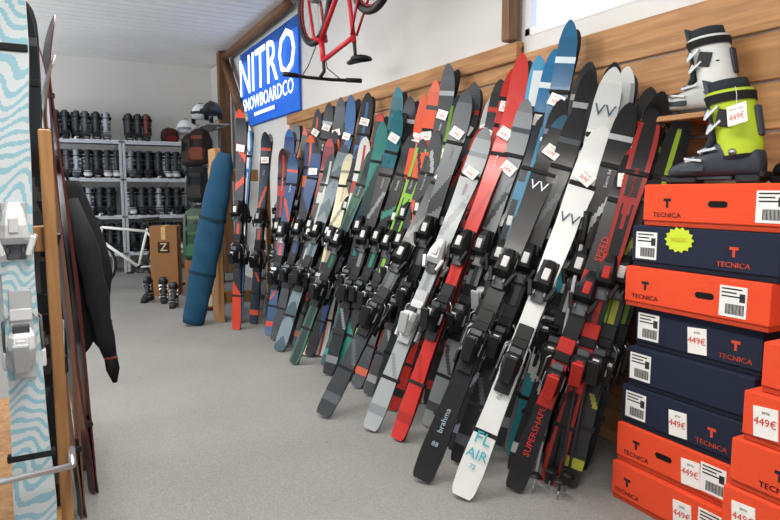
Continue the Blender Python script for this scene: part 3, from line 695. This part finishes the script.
# ------------------------------------------------------------------ left foreground rack
lr=MB()
lr.box((-.022,2.17,.74),(.035,.05,1.48),'#aaa',bv=.004); lr.box((-.04,3.75,.76),(.05,.05,1.52),'#aaa',bv=.004)
lr.box((-.10,2.96,1.40),(.04,1.64,.09),'#aaa',bv=.004); lr.box((-.55,2.17,.76),(.05,.05,1.52),'#aaa',bv=.004); lr.box((-.55,3.75,.76),(.05,.05,1.52),'#aaa',bv=.004)
lr.box((-.30,2.22,1.15),(.56,.04,.08),'#aaa',bv=.004); lr.box((-.30,2.9,.20),(.54,1.7,.03),'#aaa',bv=.004); lr.box((-.02,2.17,.03),(.1,.12,.06),'#aaa',bv=.004)
lr.obj("wooden_ski_rack",mats=[WOODZ])
lb=MB(); lb.tube([(-.6,2.0,.46),(.0,2.0,.49)],.010,'#c9ccce',MET); lb.tube([(.0,2.0,.49),(.0,2.14,.49)],.010,'#c9ccce',MET); lb.obj("metal_bracket")
def nolift(base,top,kind,cols,bind,alpha,ws,**k):
    o=P(base,top,kind,cols,bind,alpha,ws,**k); o.location.z=base[2]+.003; return o
nolift((-.105,2.10,.22),(-.115,2.13,1.98),'wave',['#dbe4e6','#9bcbd8','#9bcbd8'],'w',90,1.22,N=420,A=28,side='#ddd',bs=1.0)
nolift((-.255,2.09,.22),(-.25,2.14,1.94),'solid',['#26292c','#9ea3a6'],'k',90,1.05)
nolift((-.215,1.96,.0),(-.28,2.00,.95),'none',['#c23a26','#c23a26','#2a2c2e'],None,90,1.0,extra=[("BL",.62,.06,'#eee','x')])
nolift((-.06,2.34,.22),(-.075,2.32,1.90),'solid',['#15171a','#555'],'k',80,.9)
P((.075,2.88,0),(-.03,2.86,1.98),'solid',['#3c1618','#6a2422','#241012'],None,195,1.0,side='#4e1e20')
P((.025,2.68,0),(-.04,2.72,1.80),'solid',['#1c1c1f','#444'],None,190,.95,side='#6a4a3a')
P((.05,3.15,0),(-.055,3.1,1.9),'solid',['#22252a','#999'],'k',195,1.0)
jk=MB(); rings=[]
for i in range(23):
    s=i/22; z=1.34-.70*s; w=.03+.075*math.sin(min(1,s*1.5)*math.pi/2)*(1-.45*max(0,s-.6)/.4); d=.03+.05*min(1,s*2)
    rings.append([Vector((.055+.045*s+w*math.cos(a)*(1+.2*math.sin(5*a+s*6)),2.98+d*math.sin(a)*(1+.2*math.sin(3*a+s*9)),z-.05*math.sin(2*a)*s)) for a in [2*math.pi*k/40 for k in range(40)]])
jk.loft(rings,'#111214',FAB)
jk.tube([(.05,2.9,1.26),(.10,2.86,1.05),(.115,2.85,.95),(.13,2.84,.85),(.14,2.835,.76),(.15,2.83,.68),(.165,2.82,.60)],[.03,.05,.041,.047,.036,.038,.026],'#151619',FAB,n=12)
jk.tube([(.165,2.82,.61),(.172,2.82,.55),(.178,2.82,.49)],[.026,.028,.010],'#0e0f10',FAB,n=10)
jk.box((.168,2.818,.60),(.05,.05,.010),'#6a2a26',FAB); jk.tube([(.05,2.98,1.33),(.03,2.98,1.39),(-.05,2.97,1.46)],.006,'#222',n=5)
jk.obj("black_jacket")
# ------------------------------------------------------------------ lights
def area(name,loc,size,sy,power,col,rot=(0,0,0),parent=None):
    l=D.lights.new(name,'AREA'); l.shape='RECTANGLE'; l.size=size; l.size_y=sy; l.energy=power; l.color=col
    o=D.objects.new(name,l); o.location=loc; o.rotation_euler=rot; scene.collection.objects.link(o)
    if parent: o.parent=parent; o.matrix_parent_inverse=parent.matrix_basis.inverted()
    return o
tubem=emis("tube_light",'#fbf7ee',3)
for i,(x,y) in enumerate([(0.3,0.2),(0.3,2.6),(0.2,5.0)]):
    fx=MB(); fx.box((x,y,H-.36),(.22,1.5,.04),'#e8e8e8')
    for dy in (-.6,.6): fx.tube([(x,y+dy,H-.34),(x,y+dy,H)],.004,'#888',MET,n=5)
    o=fx.obj("ceiling_lamp")
    tb_=MB() 
    for dx in (-.06,.06): tb_.tube([(x+dx,y-.7,H-.40),(x+dx,y+.7,H-.40)],.014,'#fff')
    tb_.obj("tube",mats=[tubem],parent=o)
    area("lamp_light",(x,y,H-.43),.22,1.5,58,(1,.96,.90),parent=o)
    area("lamp_uplight",(x,y,H-.33),.2,1.4,22,(1,.965,.92),(math.pi,0,0),parent=o)  # upward light added to each lamp to brighten the ceiling
area("window_daylight",(XL+.02,9.0,1.8),2.9,1.7,92,(.95,.97,1.0),(math.radians(90),0,math.radians(-90)))  # fill light added at the unseen rear-left window, lifts the back area
area("window_daylight",(XL+.02,4.3,1.8),2.5,1.7,42,(.95,.97,1.0),(math.radians(90),0,math.radians(-90)))  # weaker added light at the nearer unseen left window
area("shopfront_daylight",(-.2,-2.5,1.7),4.2,2.6,30,(.97,.97,1.0),(math.radians(90),0,0))
w=D.worlds.new("world"); scene.world=w; w.use_nodes=True
w.node_tree.nodes["Background"].inputs[0].default_value=(.93,.95,1,1); w.node_tree.nodes["Background"].inputs[1].default_value=.38
# ------------------------------------------------------------------ camera
cam=D.cameras.new("camera"); cam.sensor_width=36; cam.lens=28.8; cam.clip_start=.02
co=D.objects.new("camera",cam); scene.collection.objects.link(co); co.location=(0,0,1.3)
co.rotation_euler=(math.pi/2-math.atan(70/624),0,-math.radians(28))
scene.camera=co
try: scene.view_settings.view_transform='Standard'
except Exception: pass
